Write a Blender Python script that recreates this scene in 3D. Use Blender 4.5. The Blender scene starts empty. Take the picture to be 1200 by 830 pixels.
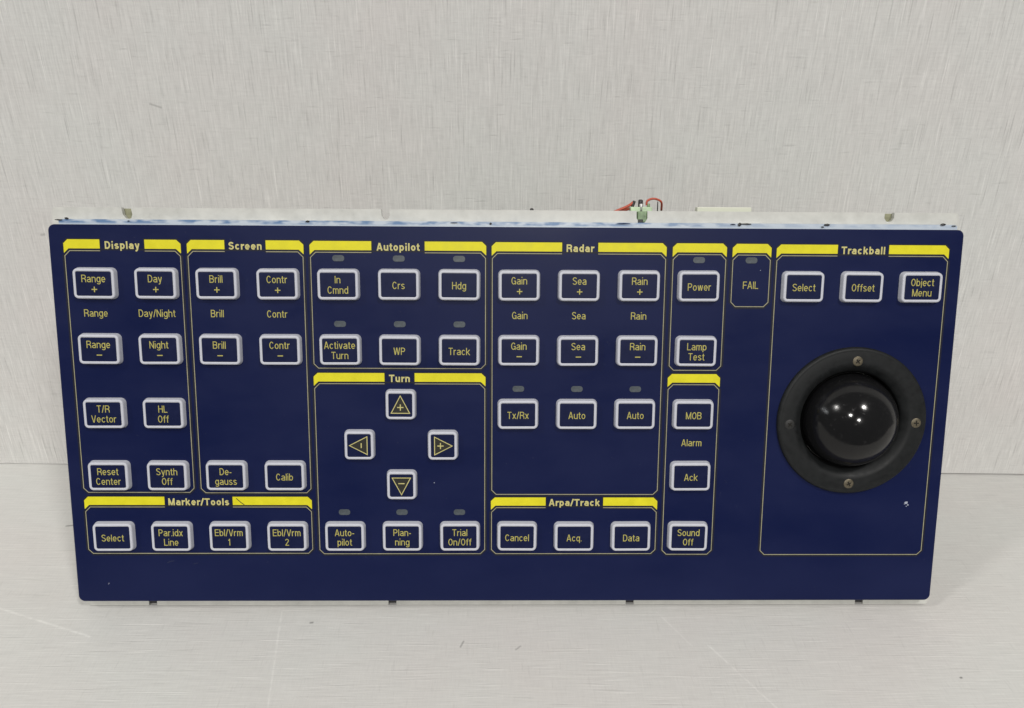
import bpy, bmesh, math, random
from mathutils import Vector, Matrix
random.seed(7)
S = bpy.context.scene
COL = S.collection

# ------------------------------------------------------------------ camera
PX_F = 950.0                                   # focal length in photo pixels (1200 wide)
CAM_POS = (-0.006259, -0.359058, 0.335085)
RIGHT = Vector((0.9998444, -0.0138622, 0.0109051))
UP = Vector((-0.0037229, 0.4384910, 0.8987279))
FWD = Vector((0.0172402, 0.8986287, -0.4383711))
cam = bpy.data.cameras.new('camera')
cam.sensor_fit = 'HORIZONTAL'; cam.sensor_width = 36.0
cam.lens = 36.0 * PX_F / 1200.0
cam.clip_start = 0.01; cam.clip_end = 50
cam_ob = bpy.data.objects.new('camera', cam)
COL.objects.link(cam_ob)
cam_ob.matrix_world = Matrix.Translation(CAM_POS) @ Matrix((RIGHT, UP, -FWD)).transposed().to_4x4()
S.camera = cam_ob

# ------------------------------------------------------------------ light: soft room light and ceiling lamps
w = bpy.data.worlds.new('World'); S.world = w; w.use_nodes = True
bg = w.node_tree.nodes['Background']
bg.inputs['Color'].default_value = (1.0, 0.995, 0.985, 1); bg.inputs['Strength'].default_value = 0.17

def lamp(name, loc, target, size, power, col=(1, 0.975, 0.94), sy=None):
    l = bpy.data.lights.new(name, 'AREA')
    l.shape = 'DISK' if sy is None else 'RECTANGLE'
    l.size = size
    if sy is not None: l.size_y = sy
    l.energy = power; l.color = col
    o = bpy.data.objects.new(name, l); COL.objects.link(o)
    o.location = loc
    o.rotation_euler = (Vector(target) - Vector(loc)).to_track_quat('-Z', 'Y').to_euler()
    return o
lamp('ceiling_lamp', (-1.85, -0.84, 2.2), (-1.3, -0.5, 0), 0.34, 20)
lamp('ceiling_lamp', (0.93, -1.33, 2.2), (0.7, -0.8, 0), 0.34, 32)
lamp('ceiling_lamp', (-0.72, -2.56, 2.2), (-0.5, -1.9, 0), 0.26, 42)
lamp('ceiling_lamp', (0.39, -4.04, 2.2), (0.3, -3.0, 0), 0.26, 64)
lamp('tube_lamp', (-4.7, -0.1, 2.1), (0, 0, 0), 1.9, 18, (0.95, 0.98, 1.0), 0.10)

S.view_settings.view_transform = 'Standard'
S.view_settings.look = 'None'
S.view_settings.exposure = -0.07
S.view_settings.gamma = 1.0
S.view_settings.use_curve_mapping = False
S.render.engine = 'CYCLES'
S.cycles.filter_width = 1.5

# ------------------------------------------------------------------ materials
def mat(name, col, rough=0.5, spec=0.5, metal=0.0, **kw):
    m = bpy.data.materials.new(name); m.use_nodes = True
    b = m.node_tree.nodes['Principled BSDF']
    b.inputs['Base Color'].default_value = (*col, 1)
    b.inputs['Roughness'].default_value = rough
    b.inputs['Metallic'].default_value = metal
    b.inputs['Specular IOR Level'].default_value = spec
    for k, v in kw.items():
        b.inputs[k.replace('_', ' ')].default_value = v
    return m

class NT:
    def __init__(s, m): s.t = m.node_tree; s.b = s.t.nodes['Principled BSDF']
    def n(s, kind, **kw):
        o = s.t.nodes.new(kind)
        for k, v in kw.items(): setattr(o, k, v)
        return o
    def l(s, a, b): s.t.links.new(a, b)
    def math(s, op, a, b=None, c=None, clamp=False):
        o = s.n('ShaderNodeMath', operation=op, use_clamp=clamp)
        for i, x in enumerate((a, b, c)):
            if x is None: continue
            if isinstance(x, (int, float)): o.inputs[i].default_value = x
            else: s.l(x, o.inputs[i])
        return o.outputs[0]
    def noise(s, vec, scale, detail=2.0, rough=0.5):
        mp = s.n('ShaderNodeMapping'); mp.inputs['Scale'].default_value = scale
        s.l(vec, mp.inputs['Vector'])
        o = s.n('ShaderNodeTexNoise'); o.inputs['Scale'].default_value = 1.0
        o.inputs['Detail'].default_value = detail; o.inputs['Roughness'].default_value = rough
        s.l(mp.outputs[0], o.inputs['Vector'])
        return o.outputs['Fac']
    def ramp(s, fac, a, b, va=0.0, vb=1.0):
        o = s.n('ShaderNodeMapRange', clamp=True)
        s.l(fac, o.inputs['Value'])
        for k, v in (('From Min', a), ('From Max', b), ('To Min', va), ('To Max', vb)):
            o.inputs[k].default_value = v
        return o.outputs[0]
    def mix(s, fac, a, b):
        o = s.n('ShaderNodeMix', data_type='RGBA')
        if isinstance(fac, (int, float)): o.inputs[0].default_value = fac
        else: s.l(fac, o.inputs[0])
        for i, x in ((6, a), (7, b)):
            if isinstance(x, tuple): o.inputs[i].default_value = (*x, 1)
            else: s.l(x, o.inputs[i])
        return o.outputs[2]
    def segment(s, X, Y, p, q, wid):
        """mask of a scratch or speck lying along p-q (metres in the surface)"""
        dx, dy = q[0]-p[0], q[1]-p[1]; L2 = dx*dx + dy*dy
        ax = s.math('SUBTRACT', X, p[0]); ay = s.math('SUBTRACT', Y, p[1])
        t = s.math('MULTIPLY_ADD', ax, dx/L2, s.math('MULTIPLY', ay, dy/L2))
        t = s.math('MINIMUM', s.math('MAXIMUM', t, 0.0), 1.0)
        ex = s.math('SUBTRACT', ax, s.math('MULTIPLY', t, dx)); ey = s.math('SUBTRACT', ay, s.math('MULTIPLY', t, dy))
        d = s.math('SQRT', s.math('ADD', s.math('MULTIPLY', ex, ex), s.math('MULTIPLY', ey, ey)))
        return s.ramp(d, 0.0, wid, 1.0, 0.0)

def linen(name, across, along, base, marks_dark=(), marks_light=(), contrast=1.3, bump=0.5):
    """woven vinyl paper: long slubs running along one axis, finer cross threads"""
    m = mat(name, base, 0.62, 0.25); g = NT(m)
    tc = g.n('ShaderNodeTexCoord'); v = tc.outputs['Object']
    ax = 'XYZ'.index(across); al = 'XYZ'.index(along)
    def sc(a, b):
        r = [1.0, 1.0, 1.0]; r[ax] = a; r[al] = b; return tuple(r)
    fine = g.noise(v, sc(1050, 58), 2.5, 0.65)
    slub = g.noise(v, sc(880, 27), 1.5, 0.5)
    slub2 = g.noise(v, sc(900, 31), 1.5, 0.5)
    cross = g.noise(v, sc(110, 850), 3.0, 0.65)
    cross2 = g.noise(v, sc(75, 520), 1.0, 0.5)
    cloud = g.noise(v, sc(9, 7), 3.0, 0.6)
    lite = g.ramp(slub, 0.61, 0.70)
    dark = g.ramp(slub2, 0.62, 0.73)
    xd = g.ramp(cross2, 0.64, 0.78)
    hgt = g.math('MULTIPLY_ADD', fine, 0.55, g.math('MULTIPLY', cross, 0.40))
    hgt = g.math('MULTIPLY_ADD', lite, 0.35, hgt)
    hgt = g.math('MULTIPLY_ADD', dark, -0.35, hgt)
    hgt = g.math('MULTIPLY_ADD', xd, -0.2, hgt)
    val = g.math('MULTIPLY_ADD', g.math('SUBTRACT', fine, 0.5), 0.36*contrast, 1.0)
    val = g.math('MULTIPLY_ADD', g.math('SUBTRACT', cross, 0.5), 0.16*contrast, val)
    val = g.math('MULTIPLY_ADD', lite, 0.11*contrast, val)
    val = g.math('MULTIPLY_ADD', dark, -0.115*contrast, val)
    val = g.math('MULTIPLY_ADD', xd, -0.07*contrast, val)
    tint = g.mix(g.ramp(cloud, 0.35, 0.68), tuple(c*k for c, k in zip(base, (1.0, 1.008, 0.995))), tuple(c*k for c, k in zip(base, (1.0, 0.975, 0.965))))
    sepx = g.n('ShaderNodeSeparateXYZ'); g.l(v, sepx.inputs[0])
    X, Y = sepx.outputs['XYZ'.index('X')], sepx.outputs['Z' if along == 'Z' else 'Y']
    for p, q, wd, k in marks_dark:
        val = g.math('MULTIPLY_ADD', g.segment(X, Y, p, q, wd), -k, val)
    brk = g.ramp(g.noise(v, (240, 240, 240), 2.0), 0.36, 0.6, 0.25, 1.0)
    for p, q, wd, k in marks_light:
        val = g.math('MULTIPLY_ADD', g.math('MULTIPLY', g.segment(X, Y, p, q, wd), brk), k, val)
    vm = g.n('ShaderNodeVectorMath', operation='SCALE'); g.l(tint, vm.inputs[0]); g.l(val, vm.inputs['Scale'])
    g.l(vm.outputs[0], g.b.inputs['Base Color'])
    bp = g.n('ShaderNodeBump'); bp.inputs['Strength'].default_value = bump; bp.inputs['Distance'].default_value = 0.0006
    g.l(hgt, bp.inputs['Height']); g.l(bp.outputs[0], g.b.inputs['Normal'])
    return m

M = {}
M['wall'] = linen('wall_paper', 'X', 'Z', (0.60, 0.597, 0.584),
    marks_dark=[((-0.2965, 0.174), (-0.2945, 0.1745), 0.0012, 0.30), ((-0.2125, 0.2555), (-0.2065, 0.2535), 0.0009, 0.32)])
M['table'] = linen('table_paper', 'Y', 'X', (0.575, 0.572, 0.556), contrast=0.7, bump=0.3,
    marks_dark=[((-0.1105, -0.016), (-0.1095, -0.0158), 0.0010, 0.6), ((-0.026, -0.034), (-0.0245, -0.030), 0.0008, 0.45),
                ((0.004, -0.036), (0.0065, -0.0335), 0.0008, 0.35), ((0.236, -0.056), (0.2365, -0.0558), 0.0009, 0.7),
                ((-0.2865, 0.0700), (-0.2800, 0.0712), 0.0012, 0.55)],
    marks_light=[((-0.29, -0.004), (-0.2284, -0.0259), 0.0011, 0.20), ((-0.1286, -0.0075), (-0.1195, -0.075), 0.0008, 0.14),
                 ((0.1088, -0.033), (0.1340, -0.0750), 0.0009, 0.16), ((-0.262, 0.055), (-0.222, 0.092), 0.0009, 0.16),
                 ((0.085, -0.008), (0.100, -0.034), 0.0008, 0.10)])

def speckled(name, col, rough, spec, amount=0.25, scale=60, rough_var=0.1):
    m = mat(name, col, rough, spec); g = NT(m)
    tc = g.n('ShaderNodeTexCoord'); v = tc.outputs['Object']
    a = g.noise(v, (scale,)*3, 5.0, 0.65)
    vm = g.n('ShaderNodeVectorMath', operation='SCALE')
    vm.inputs[0].default_value = col
    g.l(g.ramp(a, 0.3, 0.7, 1-amount, 1+amount), vm.inputs['Scale'])
    g.l(vm.outputs[0], g.b.inputs['Base Color'])
    g.l(g.ramp(a, 0.3, 0.7, rough-rough_var, rough+rough_var), g.b.inputs['Roughness'])
    return m

NAVY = (0.0038, 0.0080, 0.047)
m = M['navy'] = mat('navy_plate', NAVY, 0.42, 0.19); g = NT(m)
tc = g.n('ShaderNodeTexCoord'); v = tc.outputs['Object']
grain = g.noise(v, (2600, 2600, 2600), 2.0)
wipe = g.noise(v, (14, 14, 30), 4.0, 0.6)
dust = g.ramp(g.noise(v, (420, 420, 420), 3.0, 0.6), 0.70, 0.80)
c0 = g.mix(g.ramp(wipe, 0.3, 0.7), tuple(c*0.93 for c in NAVY), tuple(c*1.07 for c in NAVY))
g.l(g.mix(g.math('MULTIPLY', dust, 0.05), c0, (0.4, 0.4, 0.4)), g.b.inputs['Base Color'])
g.l(g.ramp(wipe, 0.3, 0.7, 0.28, 0.52), g.b.inputs['Roughness'])
bp = g.n('ShaderNodeBump'); bp.inputs['Strength'].default_value = 0.08; bp.inputs['Distance'].default_value = 0.0002
g.l(grain, bp.inputs['Height']); g.l(bp.outputs[0], g.b.inputs['Normal'])
M['face'] = speckled('key_face_navy', (0.0040, 0.0076, 0.040), 0.40, 0.22, 0.10, 200, 0.05)
M['rim'] = speckled('key_rim_white', (0.50, 0.51, 0.565), 0.45, 0.45, 0.04, 300, 0.06)
M['yellow'] = speckled('print_yellow', (0.66, 0.60, 0.012), 0.5, 0.35, 0.07, 150)
M['line'] = speckled('print_line', (0.34, 0.32, 0.20), 0.5, 0.3, 0.12, 200)
M['title'] = speckled('print_title', (0.52, 0.475, 0.19), 0.5, 0.3, 0.10, 300)
M['letters'] = speckled('print_letters', (0.42, 0.38, 0.10), 0.5, 0.3, 0.12, 300)
M['black_print'] = mat('print_black', (0.009, 0.010, 0.022), 0.5, 0.25)
M['olive'] = mat('print_dark_olive', (0.018, 0.017, 0.012), 0.5, 0.4)
M['led'] = speckled('indicator_window', (0.066, 0.078, 0.088), 0.35, 0.5, 0.25, 400)
M['ring'] = speckled('ring_black', (0.0105, 0.0115, 0.012), 0.52, 0.23, 0.25, 260)
M['ball'] = mat('ball_black', (0.006, 0.006, 0.0065), 0.10, 0.36)
g = NT(M['ball']); tc = g.n('ShaderNodeTexCoord')
sm = g.noise(tc.outputs['Object'], (75, 75, 75), 5.0, 0.65); sm2 = g.noise(tc.outputs['Object'], (420, 420, 420), 3.0, 0.6)
g.l(g.math('MULTIPLY_ADD', g.ramp(sm2, 0.62, 0.74), 0.14, g.ramp(sm, 0.38, 0.68, 0.10, 0.22)), g.b.inputs['Roughness'])
g.l(g.mix(g.ramp(sm2, 0.60, 0.80, 0.0, 0.05), (0.006, 0.006, 0.0065), (0.2, 0.2, 0.2)), g.b.inputs['Base Color'])
M['well'] = mat('well_black', (0.004, 0.004, 0.004), 0.7, 0.2)
M['screw'] = speckled('screw_brass', (0.135, 0.115, 0.078), 0.45, 0.5, 0.35, 900)
g = NT(M['screw']); g.b.inputs['Metallic'].default_value = 0.45
M['screw_dark'] = mat('screw_black', (0.022, 0.022, 0.021), 0.45, 0.4)
M['slot'] = mat('screw_slot', (0.012, 0.011, 0.009), 0.7, 0.2)
M['cream'] = speckled('frame_cream', (0.53, 0.53, 0.495), 0.36, 0.4, 0.10, 130)
M['alu'] = speckled('chassis_metal', (0.42, 0.42, 0.40), 0.42, 0.5, 0.1, 90)
m = M['film'] = mat('edge_film', (0.55, 0.62, 0.70), 0.28, 0.5); g = NT(m)
tc = g.n('ShaderNodeTexCoord'); v = tc.outputs['Object']
bl = g.noise(v, (110, 300, 300), 2.0, 0.5); sep = g.n('ShaderNodeSeparateXYZ'); g.l(v, sep.inputs[0])
upz = g.ramp(sep.outputs['Z'], 0.2148, 0.2160)            # blue residue sits on the upper half of the strip
xr = g.ramp(sep.outputs['X'], 0.06, 0.14, 1.0, 0.30)
bm_ = g.math('MULTIPLY', g.math('MULTIPLY', g.ramp(bl, 0.42, 0.60), upz), xr)
g.l(g.mix(bm_, (0.50, 0.56, 0.63), (0.13, 0.22, 0.38)), g.b.inputs['Base Color'])
M['pcb'] = speckled('board_green', (0.05, 0.16, 0.06), 0.5, 0.5, 0.2, 200)
M['pale_green'] = speckled('terminal_pale_green', (0.42, 0.55, 0.36), 0.35, 0.5, 0.25, 300)
M['green'] = speckled('terminal_green', (0.17, 0.25, 0.13), 0.35, 0.5, 0.35, 300)
M['ivory'] = mat('connector_ivory', (0.60, 0.61, 0.51), 0.45, 0.4)
M['spacer'] = speckled('spacer_olive', (0.25, 0.25, 0.16), 0.5, 0.4, 0.2, 300)
M['red'] = mat('wire_red', (0.42, 0.07, 0.035), 0.4, 0.5)
M['black'] = mat('part_black', (0.014, 0.013, 0.014), 0.45, 0.5)
M['chip'] = mat('bare_chip', (0.36, 0.38, 0.46), 0.5, 0.4)
M['faint'] = mat('rub_mark', (0.025, 0.030, 0.062), 0.5, 0.2)
M['tin'] = mat('tin', (0.5, 0.5, 0.48), 0.35, 0.5, 0.6)

# ------------------------------------------------------------------ helpers
def link(name, me, m, parent=None):
    o = bpy.data.objects.new(name, me); COL.objects.link(o)
    if m is not None and not me.materials: me.materials.append(m)
    if parent is not None: o.parent = parent
    return o
def from_bm(name, bm, m, parent=None, smooth=False):
    me = bpy.data.meshes.new(name)
    bmesh.ops.recalc_face_normals(bm, faces=bm.faces)
    bm.to_mesh(me); bm.free()
    if smooth:
        for p in me.polygons: p.use_smooth = True
    return link(name, me, m, parent)
def add_box(bm, x0, x1, y0, y1, z0, z1, bevel=0.0):
    r = bmesh.ops.create_cube(bm, size=1.0)
    for v in r['verts']:
        v.co = Vector(((x0+x1)/2 + v.co.x*(x1-x0), (y0+y1)/2 + v.co.y*(y1-y0), (z0+z1)/2 + v.co.z*(z1-z0)))
    if bevel:
        es = {e for v in r['verts'] for e in v.link_edges}
        bmesh.ops.bevel(bm, geom=list(es), offset=bevel, segments=2, profile=0.5, affect='EDGES')
def box(name, dims, m, parent, bevel=0.0):
    bm = bmesh.new(); add_box(bm, *dims, bevel); return from_bm(name, bm, m, parent)
def prism(bm, pts, y0, y1):
    """outline of (x, z) points extruded between local depths y0 (front) and y1 (back)"""
    a = [bm.verts.new((x, y0, z)) for x, z in pts]; b = [bm.verts.new((x, y1, z)) for x, z in pts]
    n = len(pts)
    bm.faces.new(a); bm.faces.new(b[::-1])
    for i in range(n): bm.faces.new((a[i], b[i], b[(i+1) % n], a[(i+1) % n]))
def rrect(w, h, r, seg=6):
    """w, h: half sizes"""
    out = []
    for cx, cz, a0 in ((w-r, h-r, 0), (-(w-r), h-r, 90), (-(w-r), -(h-r), 180), (w-r, -(h-r), 270)):
        for i in range(seg+1):
            a = math.radians(a0 + 90*i/seg); out.append((cx + r*math.cos(a), cz + r*math.sin(a)))
    return out
def loft(bm, loops, cap_last=True):
    rings = [[bm.verts.new((x, y, z)) for x, z in pts] for pts, y in loops]
    n = len(rings[0])
    for A, B in zip(rings, rings[1:]):
        for i in range(n): bm.faces.new((A[i], A[(i+1) % n], B[(i+1) % n], B[i]))
    if cap_last: bm.faces.new(rings[-1])
    return rings
def lathe(bm, prof, cx, cz, seg=96):
    """profile of (radius, y) turned about the panel normal through (cx, cz)"""
    rings = []
    for r, y in prof:
        rings.append([bm.verts.new((cx + r*math.cos(2*math.pi*i/seg), y, cz + r*math.sin(2*math.pi*i/seg))) for i in range(seg)])
    for A, B in zip(rings, rings[1:]):
        for i in range(seg): bm.faces.new((A[i], A[(i+1) % seg], B[(i+1) % seg], B[i]))
    return rings
def tube(bm, pts, r, seg=8):
    pts = [Vector(p) for p in pts]; rings = []
    for i, p in enumerate(pts):
        t = (pts[min(i+1, len(pts)-1)] - pts[max(i-1, 0)]).normalized()
        u = t.cross(Vector((0.13, 0.2, 0.97))).normalized(); w_ = t.cross(u)
        rings.append([bm.verts.new(p + r*(math.cos(2*math.pi*k/seg)*u + math.sin(2*math.pi*k/seg)*w_)) for k in range(seg)])
    for A, B in zip(rings, rings[1:]):
        for k in range(seg): bm.faces.new((A[k], A[(k+1) % seg], B[(k+1) % seg], B[k]))
    bm.faces.new(rings[0]); bm.faces.new(rings[-1][::-1])
def spline(ctrl, n=8):
    P = [Vector(c) for c in ctrl]; P = [2*P[0]-P[1]] + P + [2*P[-1]-P[-2]]; out = []
    for i in range(1, len(P)-2):
        for k in range(n):
            t = k/n; a, b, c, d = P[i-1:i+3]
            out.append(0.5*((2*b) + (c-a)*t + (2*a-5*b+4*c-d)*t*t + (3*b-a-3*c+d)*t**3))
    out.append(P[-2]); return out
def poly(bm, pts, y):
    bm.faces.new([bm.verts.new((x, y, z)) for x, z in pts])
def ribbon(bm, pts, wid, y, closed=False):
    n = len(pts); P = [Vector(p) for p in pts]; L, R = [], []
    for i in range(n):
        a = P[(i-1) % n] if (closed or i > 0) else None
        b = P[(i+1) % n] if (closed or i < n-1) else None
        d1 = (P[i]-a).normalized() if a is not None else (b-P[i]).normalized()
        d2 = (b-P[i]).normalized() if b is not None else d1
        nrm = Vector((-(d1+d2).y, (d1+d2).x)).normalized()
        k = wid/2 / max(0.72, nrm.dot(Vector((-d1.y, d1.x))))
        L.append(P[i] + nrm*k); R.append(P[i] - nrm*k)
    lv = [bm.verts.new((p.x, y, p.y)) for p in L]; rv = [bm.verts.new((p.x, y, p.y)) for p in R]
    for i in range(n if closed else n-1):
        j = (i+1) % n; bm.faces.new((lv[i], rv[i], rv[j], lv[j]))

# narrow grotesque lettering drawn stroke by stroke; cap height 1, x-height 0.73
def arc(cx, cy, rx, ry, a0, a1, n=8):
    return [(cx + rx*math.cos(math.radians(a0+(a1-a0)*i/n)), cy + ry*math.sin(math.radians(a0+(a1-a0)*i/n))) for i in range(n+1)]
def glyphs(t):
    """skeletons for stroke width t: {char: (advance width, [polylines])}"""
    h = t/2; X = 0.73; w = 0.50; W_ = 0.58; l, r = h, w-h; c = w/2; ry = (X-t)/2; my = X/2
    ro = (w-t)/2; RO = (W_-t)/2; C = W_/2; L_, R_ = h, W_-h; ym = 0.53
    o = arc(c, my, ro, ry, 0, 360, 20)
    stem = lambda x, y0, y1: [(x, y0), (x, y1)]
    sh = arc(c, X-h-ro*0.9, ro, ro*0.9, 180, 0, 10)                 # shoulder of n, m, h, r
    G = {}
    G['a'] = (w, [arc(c, X-h-0.17, ro, 0.17, 155, 0, 8) + [(r, 0)], arc(c-0.01, h+0.155, ro, 0.155, 55, 320, 14) , [(c+0.06, 0.44), (r, 0.47)], [(c+ro*0.55, h+0.28), (c-0.02+ro*0.2, 0.43)]])
    G['b'] = (w, [stem(l, 0, 1), o]); G['d'] = (w, [stem(r, 0, 1), o]); G['p'] = (w, [stem(l, -0.24, X), o])
    G['g'] = (w, [o, [(r, X)] + arc(c, -0.05, ro, 0.17, 0, -155, 9)]); G['q'] = (w, [stem(r, -0.24, X), o])
    G['c'] = (w*0.96, [arc(c, my, ro, ry, 40, 320, 16)]); G['o'] = (w, [o])
    G['e'] = (w, [[(l+0.01, my-0.01), (r, my-0.01)] + arc(c, my, ro, ry, 0, 318, 18)])
    G['f'] = (0.30, [[(0.14, 0)] + arc(0.26, 1-h-0.12, 0.12, 0.12, 180, 90, 5) + [(0.32, 1-h)], [(0, X-h), (0.29, X-h)]])
    G['h'] = (w, [stem(l, 0, 1), sh + [(r, 0)]]); G['n'] = (w, [stem(l, 0, X), sh + [(r, 0)]])
    sm = 0.155; m2 = lambda k: arc(h+sm+k*2*sm, X-h-sm, sm, sm, 180, 0, 8) + [(h+2*sm*(k+1), 0)]
    G['m'] = (4*sm+t, [stem(h, 0, X), m2(0), m2(1)])
    G['r'] = (0.32, [stem(l, 0, X), arc(l+0.25, X-h-0.24, 0.25, 0.24, 175, 88, 6)])
    G['u'] = (w, [[(l, X)] + arc(c, h+ro*0.9, ro, ro*0.9, 180, 360, 10), stem(r, 0, X)])
    G['i'] = (t, [stem(h, 0, X-(t-0.1)*0.6), stem(h, 1-t*0.9, 1.02)]); G['l'] = (t, [stem(h, 0, 1)]); G['j'] = (t, [stem(h, -0.2, X), stem(h, 1-t, 1)])
    G['k'] = (w, [stem(l, 0, 1), [(l, 0.28), (w-h*0.9, X)], [(l+0.14, 0.41), (w-h*0.7, 0)]])
    G['s'] = (w*0.92, [arc(c-0.02, X-h-0.155, ro*0.9, 0.155, 25, 180, 8) + [(c-0.10, my+0.04), (c+0.06, my-0.04)] + arc(c-0.02, h+0.16, ro*0.95, 0.16, 0, -155, 8)])
    G['t'] = (0.29, [[(0.13, 0.93), (0.13, 0.2)] + arc(0.25, h+0.10, 0.12, 0.10, 180, 270, 5) + [(0.30, h)], [(0, X-h), (0.28, X-h)]])
    G['v'] = (w*0.96, [[(h*0.8, X), (w*0.46, 0)], [(w*0.50, 0), (w*0.96-h*0.8, X)]]); G['y'] = (w*0.96, [[(h*0.8, X), (w*0.49, 0.03)], [(w*0.96-h*0.8, X), (w*0.46, -0.12), (w*0.30, -0.22), (w*0.12, -0.22)]])
    G['x'] = (w*0.96, [[(h, 0), (w*0.96-h, X)], [(h, X), (w*0.96-h, 0)]]); G['w'] = (0.7, [[(h, X), (0.19, 0)], [(0.21, 0), (0.34, X)], [(0.36, X), (0.49, 0)], [(0.51, 0), (0.7-h, X)]])
    G['A'] = (W_*1.04, [[(h*0.8, 0), (W_*0.50, 1)], [(W_*0.54, 1), (W_*1.04-h*0.8, 0)], [(0.16, 0.30), (W_*1.04-0.16, 0.30)]])
    lob = lambda y0, y1, x1: [(L_, y0), (x1-(y1-y0)/2*0.8, y0)] + arc(x1-(y1-y0)/2*0.8, (y0+y1)/2, (y1-y0)/2*0.8, (y1-y0)/2, -90, 90, 9) + [(L_, y1)]
    G['B'] = (W_, [stem(L_, 0, 1), lob(ym, 1-h, R_-0.03), lob(h, ym, R_)])
    G['D'] = (W_, [stem(L_, 0, 1), [(L_, h), (C-0.04, h)] + arc(C-0.04, 0.5, R_-C+0.04, 0.5-h, -90, 90, 12) + [(L_, 1-h)]])
    G['P'] = (W_*0.95, [stem(L_, 0, 1), lob(ym-0.06, 1-h, W_*0.95-h)])
    G['R'] = (W_, [stem(L_, 0, 1), lob(ym-0.03, 1-h, R_), [(C+0.02, ym-0.03), (R_-0.01, 0.34), (R_+0.01, 0)]])
    cc = arc(C, 0.5, RO, 0.5-h, 35, 325, 18)
    G['C'] = (W_, [cc]); G['G'] = (W_, [arc(C, 0.5, RO, 0.5-h, 35, 300, 16) + [(R_, 0.2)], [(C+0.05, 0.46), (R_, 0.46), (R_, 0)]])
    G['O'] = (W_, [arc(C, 0.5, RO, 0.5-h, 0, 360, 24)])
    G['E'] = (W_*0.9, [stem(L_, 0, 1), [(L_, h), (W_*0.9, h)], [(L_, ym), (W_*0.85, ym)], [(L_, 1-h), (W_*0.9, 1-h)]])
    G['F'] = (W_*0.86, [stem(L_, 0, 1), [(L_, ym-0.03), (W_*0.8, ym-0.03)], [(L_, 1-h), (W_*0.87, 1-h)]])
    G['H'] = (W_, [stem(L_, 0, 1), stem(R_, 0, 1), [(L_, ym), (R_, ym)]]); G['I'] = (t, [stem(h, 0, 1)])
    G['L'] = (W_*0.82, [stem(L_, 0, 1), [(L_, h), (W_*0.83, h)]]); G['T'] = (W_*0.94, [stem(W_*0.47, 0, 1), [(0, 1-h), (W_*0.94, 1-h)]])
    G['M'] = (0.70, [stem(h, 0, 1), [(h, 1), (0.34, 0.02)], [(0.36, 0.02), (0.70-h, 1)], stem(0.70-h, 0, 1)])
    G['N'] = (W_, [stem(L_, 0, 1), [(L_, 0.97), (R_, 0.03)], stem(R_, 0, 1)])
    G['S'] = (W_*0.97, [arc(C, 1-h-0.205, RO*0.95, 0.205, 20, 185, 10) + [(C-0.12, 0.57), (C+0.1, 0.47)] + arc(C-0.01, h+0.22, RO, 0.22, 10, -160, 10)])
    G['V'] = (W_, [[(h*0.8, 1), (C-0.02, 0)], [(C+0.02, 0), (W_-h*0.8, 1)]])
    G['W'] = (0.84, [[(h, 1), (0.21, 0)], [(0.23, 0), (0.41, 1)], [(0.43, 1), (0.61, 0)], [(0.63, 0), (0.84-h, 1)]])
    G['1'] = (0.42, [stem(0.28, 0, 1), [(0.08, 0.76), (0.20, 0.80), (0.28, 0.98)]])
    G['2'] = (w, [arc(c, 1-h-0.22, ro, 0.22, 170, -20, 10) + [(c-0.02, 0.34), (l+0.01, h+0.02)], [(h*0.4, h), (w, h)]])
    G['/'] = (0.30, [[(0.02, -0.03), (0.28, 1.02)]]); G['-'] = (0.26, [[(0, 0.36), (0.26, 0.36)]]); G['.'] = (t, [stem(h, 0, t*1.05)])
    return G
FONT = {}
def add_text(bm, body, cx, cz, y, cap, xs, t):
    if t not in FONT: FONT[t] = glyphs(t)
    G = FONT[t]; gap = 0.105 if t < 0.16 else 0.075
    tot = sum(G[ch][0] for ch in body) + gap*(len(body)-1)
    x = -tot/2; k = 0
    for ch in body:
        wd, st = G[ch]
        for ln in st:
            # stroke weight stays even after the letter is narrowed or widened
            pts_ = [(cx + (x+px_)*xs*cap, cz + (py_-0.5)*cap) for px_, py_ in ln]
            closed = len(pts_) > 3 and (Vector(pts_[0])-Vector(pts_[-1])).length < 1e-7
            ribbon(bm, pts_[:-1] if closed else pts_, t*cap, y - 0.000004*(k % 4), closed); k += 1
        x += wd + gap
    return tot*xs*cap

# ------------------------------------------------------------------ setting: papered wall and table top
LEAN = 0.29318
WALL_Y, WALL_YAW = 0.135725, -0.017642
def structure(o): o['kind'] = 'structure'; return o
bm = bmesh.new(); add_box(bm, -0.9, 0.9, -0.15, WALL_Y+0.06, -0.03, 0.0)
structure(from_bm('table', bm, M['table']))
bm = bmesh.new()                                            # lower edge stands off the table towards one end: the open seam
q = [(-1.3, -0.0004), (1.3, 0.0020), (1.3, 1.3), (-1.3, 1.3)]
prism(bm, q, 0.0, 0.03)
wall = structure(from_bm('wall', bm, M['wall'])); wall.location = (0, WALL_Y, 0); wall.rotation_euler.z = WALL_YAW

# ------------------------------------------------------------------ control panel
# local axes: x across the panel, z up along it, y into its depth; origin on the table under the rear of the frame
panel = bpy.data.objects.new('control_panel', None); COL.objects.link(panel)
panel.empty_display_size = 0.05
panel.rotation_euler.x = -LEAN
panel['label'] = 'navy blue marine control panel with white-rimmed keys and black trackball, leaning against the wall'
panel['category'] = 'control panel'

YF = -0.009          # front of the plate
B = 0.0052           # lower edge of the plate
H = 0.2095; W = 0.4826
mm = 0.001
def pz(z): return B + z*mm

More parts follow.
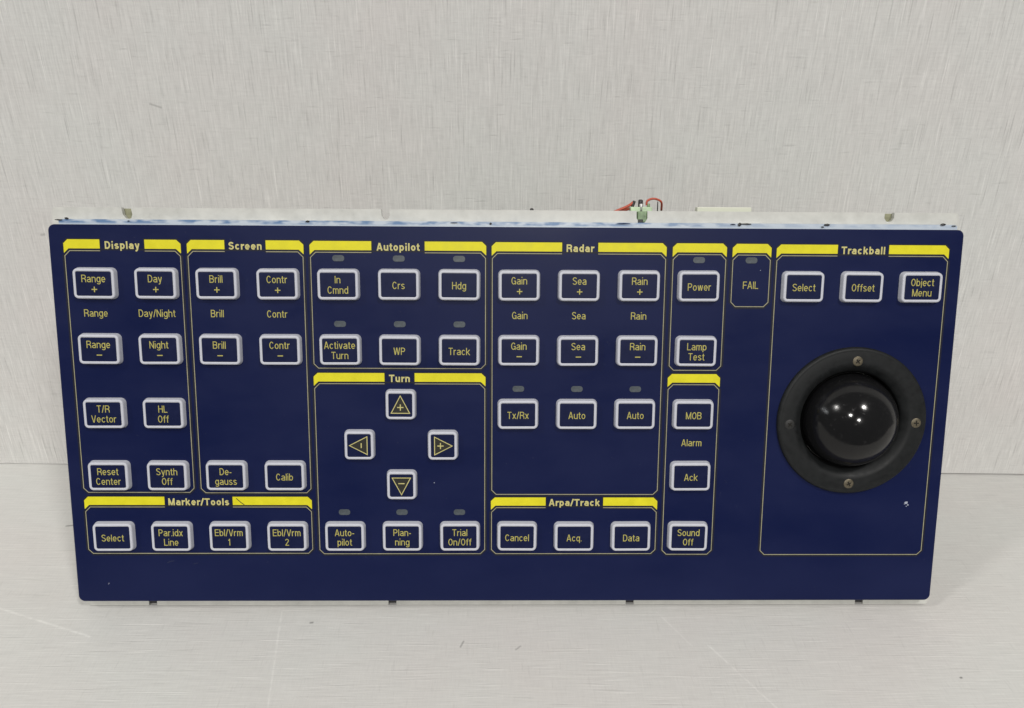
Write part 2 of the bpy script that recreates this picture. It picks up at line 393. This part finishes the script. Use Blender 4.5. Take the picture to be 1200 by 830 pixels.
# back frame: cream metal sheet, notched along its upper and lower edges
NOTCH = (-202.7, -66.3, 70.2, 203.4)
pts = []
zt, zb = pz(218.4), 0.0
def notch_top(cx, lean, hw, dp):
    return [((cx+hw)*mm, zt), ((cx+hw+lean*0.6)*mm, zt-dp*0.6*mm), ((cx+hw*0.55+lean)*mm, zt-dp*0.93*mm), ((cx+lean)*mm, zt-dp*mm),
            ((cx-hw*0.55+lean)*mm, zt-dp*0.93*mm), ((cx-hw+lean*0.6)*mm, zt-dp*0.6*mm), ((cx-hw)*mm, zt)]
pts += [(-0.2385, zb)]
for nx in NOTCH: pts += [((nx-2.3)*mm, zb), ((nx-2.3)*mm, zb+0.0048), ((nx+2.3)*mm, zb+0.0048), ((nx+2.3)*mm, zb)]
pts += [(0.2422, zb), (0.2433, zb+0.0012), (0.2410, zt-0.002), (0.2398, zt)]
for nx, ln, hw, dp in list(zip(NOTCH, (1.0, 0.3, 0.2, -0.2), (2.5, 2.2, 2.9, 2.6), (6.0, 5.4, 6.4, 5.0)))[::-1]: pts += notch_top(nx, ln, hw, dp)
pts += [(-0.2402, zt), (-0.2416, zt-0.0016), (-0.2404, zb+0.001)]
bm = bmesh.new(); prism(bm, pts, -0.003, 0.0)
frame = from_bm('back_frame', bm, M['cream'], panel)
frame['label'] = 'cream metal back frame with notches showing above the navy plate'

# clear edge film between frame and plate, a pale blue strip along the top
bm = bmesh.new(); prism(bm, [(-0.2365, pz(196)), (0.2385, pz(196)), (0.2385, pz(211.4)), (0.2372, pz(212.2)), (-0.2352, pz(212.2)), (-0.2365, pz(211.4))], -0.0068, -0.0032)
film = from_bm('edge_film', bm, M['film'], panel); film['label'] = 'pale blue residue strip along the upper edge of the plate'
def crumb(x, z, sx, sz, mt=M['black'], y=-0.0072):
    b_ = bmesh.new(); bmesh.ops.create_icosphere(b_, subdivisions=1, radius=1.0)
    for v_ in b_.verts:
        k = 1 + random.uniform(-0.3, 0.3); v_.co = Vector((x*mm + v_.co.x*sx*mm*k, y + v_.co.y*0.0005, pz(z) + v_.co.z*sz*mm*k))
    return from_bm('grime_speck', b_, mt, film)
for x, z, sx, sz in ((-232.0, 212.6, 1.8, 0.9), (-236.5, 211.8, 2.6, 0.5), (-106.5, 211.8, 1.6, 0.8), (-10.4, 211.2, 0.9, 0.7), (121.5, 211.6, 1.5, 1.2), (125.5, 211.9, 4.5, 0.45),
                     (118.0, 211.7, 2.2, 0.35), (168.5, 211.7, 2.2, 0.9), (166.0, 210.6, 1.2, 0.5), (230.5, 212.2, 1.8, 0.8), (236.5, 211.6, 2.0, 0.5), (-200, 211.4, 0.8, 0.3), (-30, 211.6, 3.2, 0.3), (60, 211.7, 5.0, 0.3)):
    crumb(x, z, sx*0.8, sz*0.8, M['black'] if sz > 0.4 else M['navy'])

# rear of the unit: shallow tray, circuit board, trackball housing that meets the wall
tray = box('rear_tray', (-0.228, 0.228, 0.0002, 0.026, 0.022, 0.196), M['alu'], panel, 0.001)
tray['label'] = 'grey metal tray behind the plate'
board = box('circuit_board', (-0.05, 0.15, 0.0065, 0.0081, 0.1965, pz(217.6)), M['pcb'], panel)
hd = 0.0932
house = box('trackball_housing', (0.156, 0.220, 0.0262, hd, 0.075, 0.1445), M['black'], panel, 0.002)

for nx in (NOTCH[0], NOTCH[3]):
    box('spacer', ((nx-4)*mm, (nx+5)*mm, 0.0004, 0.0030, 0.200, pz(217.9)), M['spacer'], panel, 0.0003)
for nx in NOTCH:
    box('rubber_foot', ((nx-2.1)*mm, (nx+2.1)*mm, -0.0027, -0.0002, 0.0009, 0.0046), M['black'], frame, 0.0003)
# terminal and wires rising behind the frame
term = box('terminal_block', (0.0648, 0.0765, 0.0012, 0.0062, 0.212, pz(220.6)), M['pale_green'], panel, 0.0004)
term['label'] = 'pale green terminal block with red wires above the frame'
box('terminal_jaw', (0.0679, 0.0730, -0.0030, 0.0010, pz(212.4), pz(218.2)), M['green'], term, 0.0005)
box('terminal_jaw', (0.0682, 0.0708, -0.0038, -0.0031, pz(212.2), pz(214.0)), M['black'], term, 0.0003)
def cap_part(x, y, z0, z1, r, mt, nm, par):
    b_ = bmesh.new()
    R = []
    for rr, zz in ((r, z0), (r, z1-r*0.5), (r*0.75, z1-r*0.12), (r*0.3, z1)):
        R.append([b_.verts.new((x+rr*math.cos(k*math.pi/6), y+rr*math.sin(k*math.pi/6), zz)) for k in range(12)])
    for A, C_ in zip(R, R[1:]):
        for k in range(12): b_.faces.new((A[k], A[(k+1) % 12], C_[(k+1) % 12], C_[k]))
    b_.faces.new(R[-1]); b_.faces.new(R[0][::-1])
    return from_bm(nm, b_, mt, par, True)
cap_part(0.0704, 0.0035, pz(220.0), pz(224.6), 0.0013, M['black'], 'terminal_screw', term)
cap_part(0.0748, 0.0035, pz(219.5), pz(222.5), 0.0008, M['green'], 'terminal_screw', term)
cap_part(0.0705, 0.0020, pz(218.0), pz(222.4), 0.0010, M['tin'], 'pin', term)
cap_part(0.0798, 0.0040, pz(217.5), pz(223.6), 0.0003, M['black'], 'pin', term)
for ctrl, r in (([(0.0545, 0.004, pz(217.2)), (0.0590, 0.004, pz(219.0)), (0.0640, 0.004, pz(221.2)), (0.0668, 0.0045, pz(223.2))], 0.00075),
                ([(0.0570, 0.007, pz(217.2)), (0.0610, 0.007, pz(218.4)), (0.0650, 0.006, pz(219.8))], 0.00075),
                ([(0.0738, 0.004, pz(221.5)), (0.0740, 0.004, pz(223.7)), (0.0765, 0.0045, pz(225.0)), (0.0795, 0.005, pz(224.8)), (0.0822, 0.006, pz(223.2)), (0.0835, 0.012, pz(219.2))], 0.0006)):
    bm = bmesh.new(); tube(bm, spline(ctrl, 6), r); from_bm('wire', bm, M['red'], term, True)
bm = bmesh.new(); tube(bm, spline([(0.0655, 0.004, pz(219)), (0.0664, 0.004, pz(221.5)), (0.0672, 0.004, pz(223.8))], 5), 0.0008); from_bm('wire', bm, M['black'], term, True)
conn = box('ribbon_connector', (0.1025, 0.1325, 0.0085, 0.0140, 0.2050, pz(220.9)), M['ivory'], panel, 0.0004)
conn['label'] = 'ivory connector strip just above the frame'
cap_part(0.0117, 0.004, pz(212.0), pz(219.6), 0.0010, M['black'], 'board_pin', panel)

# ------------------------------------------------------------------ front plate and its print
bm = bmesh.new()
out = [(x, z + pz(H*500)) for x, z in rrect(W/2, H/2, 0.0034, 8)]
ins = [(x, z + pz(H*500)) for x, z in rrect(W/2-0.0004, H/2-0.0004, 0.0032, 8)]
A, B_, F_ = [[bm.verts.new((x, y, z)) for x, z in p_] for p_, y in ((out, -0.0070), (out, YF+0.0004), (ins, YF))]
hole = [(0.1880 + 0.0300*math.cos(2*math.pi*i/64), pz(105.4) + 0.0300*math.sin(2*math.pi*i/64)) for i in range(64)]
hb, hf = [[bm.verts.new((x, y, z)) for x, z in hole] for y in (-0.0070, YF)]
for P_, Q_ in ((A, B_), (B_, F_), (hb, hf)):
    for i in range(len(P_)): bm.faces.new((P_[i], P_[(i+1) % len(P_)], Q_[(i+1) % len(P_)], Q_[i]))
for P_, Q_ in ((F_, hf), (A, hb)):
    es = [bm.edges.get((R__[i], R__[(i+1) % len(R__)])) for R__ in (P_, Q_) for i in range(len(R__))]
    bmesh.ops.triangle_fill(bm, edges=es, use_beauty=True, use_dissolve=False)
plate = from_bm('front_plate', bm, M['navy'], panel)
plate['label'] = 'navy blue front plate printed with yellow section frames and titles'
Y1, Y2, Y3 = YF-0.00004, YF-0.00008, YF-0.00012

CAPB, XSB, BOLDB = 0.0039, 1.06, 0.108
CAPT, XST, BOLDT = 0.0040, 1.36, 0.195
def section(L, R, top, bot, gap=None, title=None, bar=True):
    """one printed key group: black printed border, thin outline with cut corners, yellow bars and a title"""
    k = 2.7; zl = top-5.9; Lo, Ro = L+0.35, R-0.35
    def path(e):
        s_ = [(Lo-e, bot+k-0.3), (Lo-e, zl-k), (Lo+k, zl+e)], [(Ro-k, zl+e), (Ro+e, zl-k), (Ro+e, bot+k-0.3), (Ro-k+0.3, bot-e), (Lo+k-0.3, bot-e)]
        return s_
    def S_(p): return [(x*mm, pz(z)) for x, z in p]
    b1 = bmesh.new()
    l_, r_ = path(0.75); ribbon(b1, S_(l_[:1]+l_[1:] + r_), 0.0010, Y1, True)
    if gap:
        for a, c in ((L-0.5, gap[0]+0.6), (gap[1]-0.6, R+0.5)):
            poly(b1, S_([(a+2.0 if a < gap[0] and a == L-0.5 else a, top+0.6), (c if a == L-0.5 else c-2.0, top+0.6), (c, top-1.6 if c == R+0.5 else top+0.6-1e-3), (c, zl-0.5), (a, zl-0.5), (a, top-1.6 if a == L-0.5 else top+0.6-1e-3)]), Y1-0.00001)
    else:
        poly(b1, S_([(L+1.5, top+0.6), (R-1.5, top+0.6), (R+0.5, top-1.6), (R+0.5, zl-1.5), (R-2.2, zl), (L+2.2, zl), (L-0.5, zl-1.5), (L-0.5, top-1.6)]), Y1-0.00001)
    from_bm('black_border', b1, M['black_print'], plate)
    b2 = bmesh.new(); l_, r_ = path(0.0)
    if gap:
        ribbon(b2, S_([(gap[1], zl)] + r_ + l_ + [(gap[0], zl)]), 0.00037, Y3)
    else:
        ribbon(b2, S_(r_ + l_), 0.00037, Y3, True)
    from_bm('outline', b2, M['line'], plate)
    t = top; bt = top-4.75; hook = zl-1.15
    lb = [(L, hook-0.1), (L, t-2.1), (L+2.2, t)]; rb = [(R-2.2, t), (R, t-2.1), (R, hook-0.1)]
    li = [(L+2.5, bt)]; ri = [(R-2.5, bt)]
    if gap:
        for shp in (lb + [(gap[0], t), (gap[0], bt)] + li, [(gap[1], bt), (gap[1], t)] + rb + ri):
            b3 = bmesh.new(); poly(b3, S_(shp), Y2-0.00001); from_bm('yellow_bar', b3, M['yellow'], plate)
    else:
        b3 = bmesh.new(); poly(b3, S_(lb + rb + ri + li), Y2-0.00001); from_bm('yellow_bar', b3, M['yellow'], plate)
    if title:
        b4 = bmesh.new(); add_text(b4, title, (gap[0]+gap[1])/2*mm, pz(top-2.9), Y3, CAPT, XST, BOLDT)
        from_bm('section_title', b4, M['title'], plate)['label'] = 'section title ' + title
section(-233.8, -172.9, 201.8, 64.0, (-215.0, -191.7), 'Display')
section(-169.7, -108.8, 201.8, 63.8, (-150.1, -128.5), 'Screen')
section(-105.6, -12.7, 201.7, 133.8, (-73.2, -45.1), 'Autopilot')
section(-105.7, -13.0, 131.2, 28.3, (-67.6, -51.3), 'Turn')
section(-9.8, 82.9, 201.6, 63.0, (27.4, 46.6), 'Radar')
section(-9.9, 82.8, 61.2, 28.3, (20.5, 52.6), 'Arpa/Track')
section(86.2, 115.0, 201.6, 133.3)
section(86.1, 114.6, 131.2, 27.9)
section(118.1, 138.8, 201.5, 168.1)
section(141.6, 234.0, 201.3, 27.7, (174.2, 201.7), 'Trackball')
section(-233.8, -109.0, 61.5, 28.6, (-189.9, -152.5), 'Marker/Tools')

for tx, x, z in (('Range', -219.6, 163.1), ('Day/Night', -187.4, 163.1), ('Brill', -155.6, 163.1), ('Contr', -123.9, 163.0), ('Gain', 5.3, 162.8), ('Sea', 36.9, 162.8),
                 ('Rain', 69.1, 162.8), ('FAIL', 128.6, 179.6), ('Alarm', 100.5, 92.7)):
    bm = bmesh.new(); add_text(bm, tx, x*mm, pz(z), Y2, CAPB, XSB, BOLDB)
    from_bm('caption', bm, M['letters'], plate)['label'] = 'printed caption ' + tx

# indicator windows
XC = [-218.1 + 31.85*i for i in range(11)]
RZ = [178.9, 143.9, 108.9, 74.0, 39.0]
led_me = None
for x, z in [(XC[i], 192.7) for i in (4, 5, 6)] + [(XC[i], 157.8) for i in (4, 5, 6)] + [(XC[i], 122.7) for i in (7, 8, 9)] + [(XC[i]-0.4, 52.6) for i in (4, 5, 6)] + [(XC[10], 192.8), (128.4, 192.8)]:
    if led_me is None:
        bm = bmesh.new(); loft(bm, [(rrect(0.0032, 0.00165, 0.0015, 5), 0.0), (rrect(0.0031, 0.00155, 0.0014, 5), -0.00015)])
        o = from_bm('indicator_window', bm, M['led'], panel); led_me = o.data
    else: o = link('indicator_window', led_me, None, panel)
    o.location = (x*mm, YF-0.00001, pz(z))

# ------------------------------------------------------------------ keys
def key_meshes(fw, fh):
    """fw, fh: half size of the navy face; white rim 1.9 mm around, flanks flare to the plate"""
    bm = bmesh.new(); t = -0.0032
    A = lambda g_, r: rrect(fw+g_, fh+g_, r, 6)
    loft(bm, [(A(0.0020, 0.0027), 0.0), (A(0.00185, 0.0026), -0.0006), (A(0.0016, 0.0024), -0.0024), (A(0.00145, 0.0023), t+0.0003), (A(0.00118, 0.0020), t+0.00006), (A(0.0009, 0.0017), t),
              (A(0.0003, 0.0011), t), (A(0.0001, 0.0009), t+0.0001), (A(0.0, 0.0008), t+0.0005)], False)
    me = bpy.data.meshes.new('button'); bmesh.ops.recalc_face_normals(bm, faces=bm.faces); bm.to_mesh(me); bm.free()
    for p in me.polygons: p.use_smooth = True
    me.materials.append(M['rim'])
    bm = bmesh.new()
    loft(bm, [(A(0.00005, 0.0009), t+0.0004), (A(0.00002, 0.0009), t+0.00015), (A(-0.0003, 0.0006), t+0.0001)])
    mf = bpy.data.meshes.new('key_face'); bmesh.ops.recalc_face_normals(bm, faces=bm.faces); bm.to_mesh(mf); bm.free()
    mf.materials.append(M['face'])
    return me, mf
KEY = key_meshes(0.0092, 0.00635)
SQ = key_meshes(0.00635, 0.00635)
TXT_Y = -0.0032 + 0.0001 - 0.00004
def plusminus(bm, s, x, z, y, sz=0.0029, wd=0.00055):
    h = sz/2; q = wd/2
    def r(x0, x1, z0, z1, yy): poly(bm, [(x+x0, z+z0), (x+x1, z+z0), (x+x1, z+z1), (x+x0, z+z1)], yy)
    if s in '+-': r(-h, h, -q, q, y)
    if s == '+': r(-q, q, q, h, y); r(-q, q, -h, -q, y)
    if s == '|': r(-q, q, -h*0.8, h*0.8, y)
def key(x, z, lines, square=None):
    me, mf = SQ if square else KEY
    o = link('button', me, None, panel)
    o.location = (x*mm + random.uniform(-1, 1)*0.00008, YF+0.00001, pz(z) + random.uniform(-1, 1)*0.00008)
    o.rotation_euler.y = random.uniform(-0.006, 0.006)
    fo = link('key_face', mf, None, o)
    bm = bmesh.new()
    if square:
        T = [(0, 0.0052), (-0.0050, -0.0044), (0.0050, -0.0044)]
        a = {'up': 0, 'left': 90, 'down': 180, 'right': 270}[square]; ca, sa = math.cos(math.radians(a)), math.sin(math.radians(a))
        rt = lambda p: (p[0]*ca - p[1]*sa, p[0]*sa + p[1]*ca)
        T = [rt(p) for p in T]
        bf = bmesh.new(); poly(bf, T, TXT_Y+0.00002); from_bm('arrow_field', bf, M['olive'], o)
        ribbon(bm, T, 0.00062, TXT_Y-0.00004, True)
        c = rt((0, -0.0012))
        plusminus(bm, {'up': '+', 'right': '+', 'down': '-', 'left': '|'}[square], c[0], c[1], TXT_Y-0.00004, 0.0034)
        o['label'] = 'square key with %s arrow' % square
    else:
        if len(lines) == 1: add_text(bm, lines[0], 0, -0.0002, TXT_Y, CAPB, XSB, BOLDB)
        elif lines[1] in '+-':
            add_text(bm, lines[0], 0, 0.0027, TXT_Y, CAPB, XSB, BOLDB); plusminus(bm, lines[1], 0.0002, -0.0030, TXT_Y)
        else:
            add_text(bm, lines[0], 0, 0.0028, TXT_Y, CAPB, XSB, BOLDB); add_text(bm, lines[1], 0, -0.0027, TXT_Y, CAPB, XSB, BOLDB)
        o['label'] = 'white-rimmed key printed ' + ' '.join(lines)
    from_bm('arrow_print' if square else 'lettering', bm, M['title'] if square else M['letters'], o)
ROWS = [
    [('Range', '+'), ('Day', '+'), ('Brill', '+'), ('Contr', '+'), ('In', 'Cmnd'), ('Crs',), ('Hdg',), ('Gain', '+'), ('Sea', '+'), ('Rain', '+'), ('Power',)],
    [('Range', '-'), ('Night', '-'), ('Brill', '-'), ('Contr', '-'), ('Activate', 'Turn'), ('WP',), ('Track',), ('Gain', '-'), ('Sea', '-'), ('Rain', '-'), ('Lamp', 'Test')],
    [('T/R', 'Vector'), ('HL', 'Off'), None, None, None, None, None, ('Tx/Rx',), ('Auto',), ('Auto',), ('MOB',)],
    [('Reset', 'Center'), ('Synth', 'Off'), ('De-', 'gauss'), ('Calib',), None, None, None, None, None, None, ('Ack',)],
    [('Select',), ('Par.idx', 'Line'), ('Ebl/Vrm', '1'), ('Ebl/Vrm', '2'), ('Auto-', 'pilot'), ('Plan-', 'ning'), ('Trial', 'On/Off'), ('Cancel',), ('Acq.',), ('Data',), ('Sound', 'Off')]]
for r, row in enumerate(ROWS):
    for c, lines in enumerate(row):
        if lines: key(XC[c] - 0.04*r, RZ[r], lines)
for x, lines in ((156.3, ('Select',)), (188.0, ('Offset',)), (219.7, ('Object', 'Menu'))): key(x, RZ[0], lines)
for x, z, s in ((-58.9, 114.0, 'up'), (-81.6, 91.6, 'left'), (-36.2, 91.5, 'right'), (-59.0, 69.0, 'down')): key(x, z, None, s)

# ------------------------------------------------------------------ trackball
tcx, tcz = 0.1880, pz(105.4)
bm = bmesh.new()
lathe(bm, [(0.0411, YF+0.0003), (0.0411, YF-0.0012), (0.0406, YF-0.0021), (0.0396, YF-0.0026), (0.0392, YF-0.0025), (0.0388, YF-0.0026), (0.0330, YF-0.0027), (0.0318, YF-0.0026), (0.0305, YF-0.0019), (0.0285, YF-0.0003),
           (0.0277, YF+0.0006), (0.0272, YF+0.0020), (0.0272, YF+0.0050)], tcx, tcz, 128)
ring = from_bm('trackball_ring', bm, M['ring'], panel, True)
ring['label'] = 'round black bezel ring of the trackball with four screws'
bm = bmesh.new(); rr = lathe(bm, [(0.0271, YF-0.0000), (0.0271, YF+0.0055), (0.0264, YF+0.0056), (0.0263, YF+0.0070)], tcx, tcz, 64)
from_bm('ball_well', bm, M['well'], ring, True)
bm = bmesh.new(); bmesh.ops.create_uvsphere(bm, u_segments=96, v_segments=64, radius=0.0262)
ball = from_bm('ball', bm, M['ball'], ring, True); ball.location = (tcx, YF+0.0046, tcz)
for ax, az, dark in ((0.3, 33.6, 0), (35.0, -0.6, 0), (0.3, -35.2, 0), (-34.6, -1.6, 1)):
    bm = bmesh.new(); R_ = lathe(bm, [(0.0027, 0.0003), (0.0027, -0.0001), (0.0023, -0.00035), (0.0012, -0.0005)], 0, 0, 24); bm.faces.new(R_[-1])
    s = from_bm('screw', bm, M['screw_dark'] if dark else M['screw'], ring); s.location = (tcx+ax*mm, YF-0.0026, tcz+az*mm)
    rot_ = random.uniform(0, 1.5)
    bm = bmesh.new()
    for k in (0, 1):
        a = rot_ + k*math.pi/2; u = Vector((math.cos(a), math.sin(a))); n_ = Vector((-u.y, u.x))
        poly(bm, [tuple(u*p_*0.0014 + n_*q_*0.00032) for p_, q_ in ((-1, -1), (1, -1), (1, 1), (-1, 1))], -0.00056-k*0.00001)
    sl = from_bm('cross_slot', bm, M['slot'], ring); sl.location = s.location

# chips and smudges on the plate
def scuff(x, z, pts_, name='scuff_mark'):
    bm = bmesh.new()
    for px_, pz_, r in pts_:
        n = 9; poly(bm, [((x+px_)*mm + r*mm*random.uniform(0.65, 1.2)*math.cos(2*math.pi*i/n), pz(z+pz_) + r*mm*random.uniform(0.65, 1.2)*math.sin(2*math.pi*i/n)) for i in range(n)], Y1-0.00001*len(bm.faces))
    from_bm(name, bm, M['chip'], plate)
scuff(222.7, 57.9, ((0, 0.4, 0.95), (1.2, -0.9, 0.45), (0.3, -1.7, 0.35), (-0.9, -0.4, 0.25)))
scuff(-223.7, 10.7, ((0, 0.2, 0.28), (-0.35, -0.3, 0.2)))
scuff(-41.2, 69.6, ((0, 0, 0.28),))
scuff(133.5, 187.5, ((0, 0, 0.22),))
bm = bmesh.new(); ribbon(bm, [(-0.1505, pz(60.6)), (-0.1480, pz(58.2)), (-0.1462, pz(56.9))], 0.0004, Y3-0.00001)
from_bm('scratch', bm, M['black_print'], plate)
bm = bmesh.new(); ribbon(bm, [(-0.1905, pz(23.0)), (-0.1885, pz(23.9)), (-0.1868, pz(24.1))], 0.00035, Y1); ribbon(bm, [(-0.1760, pz(22.3)), (-0.1735, pz(22.9))], 0.0003, Y1)
from_bm('scratch', bm, M['faint'], plate)
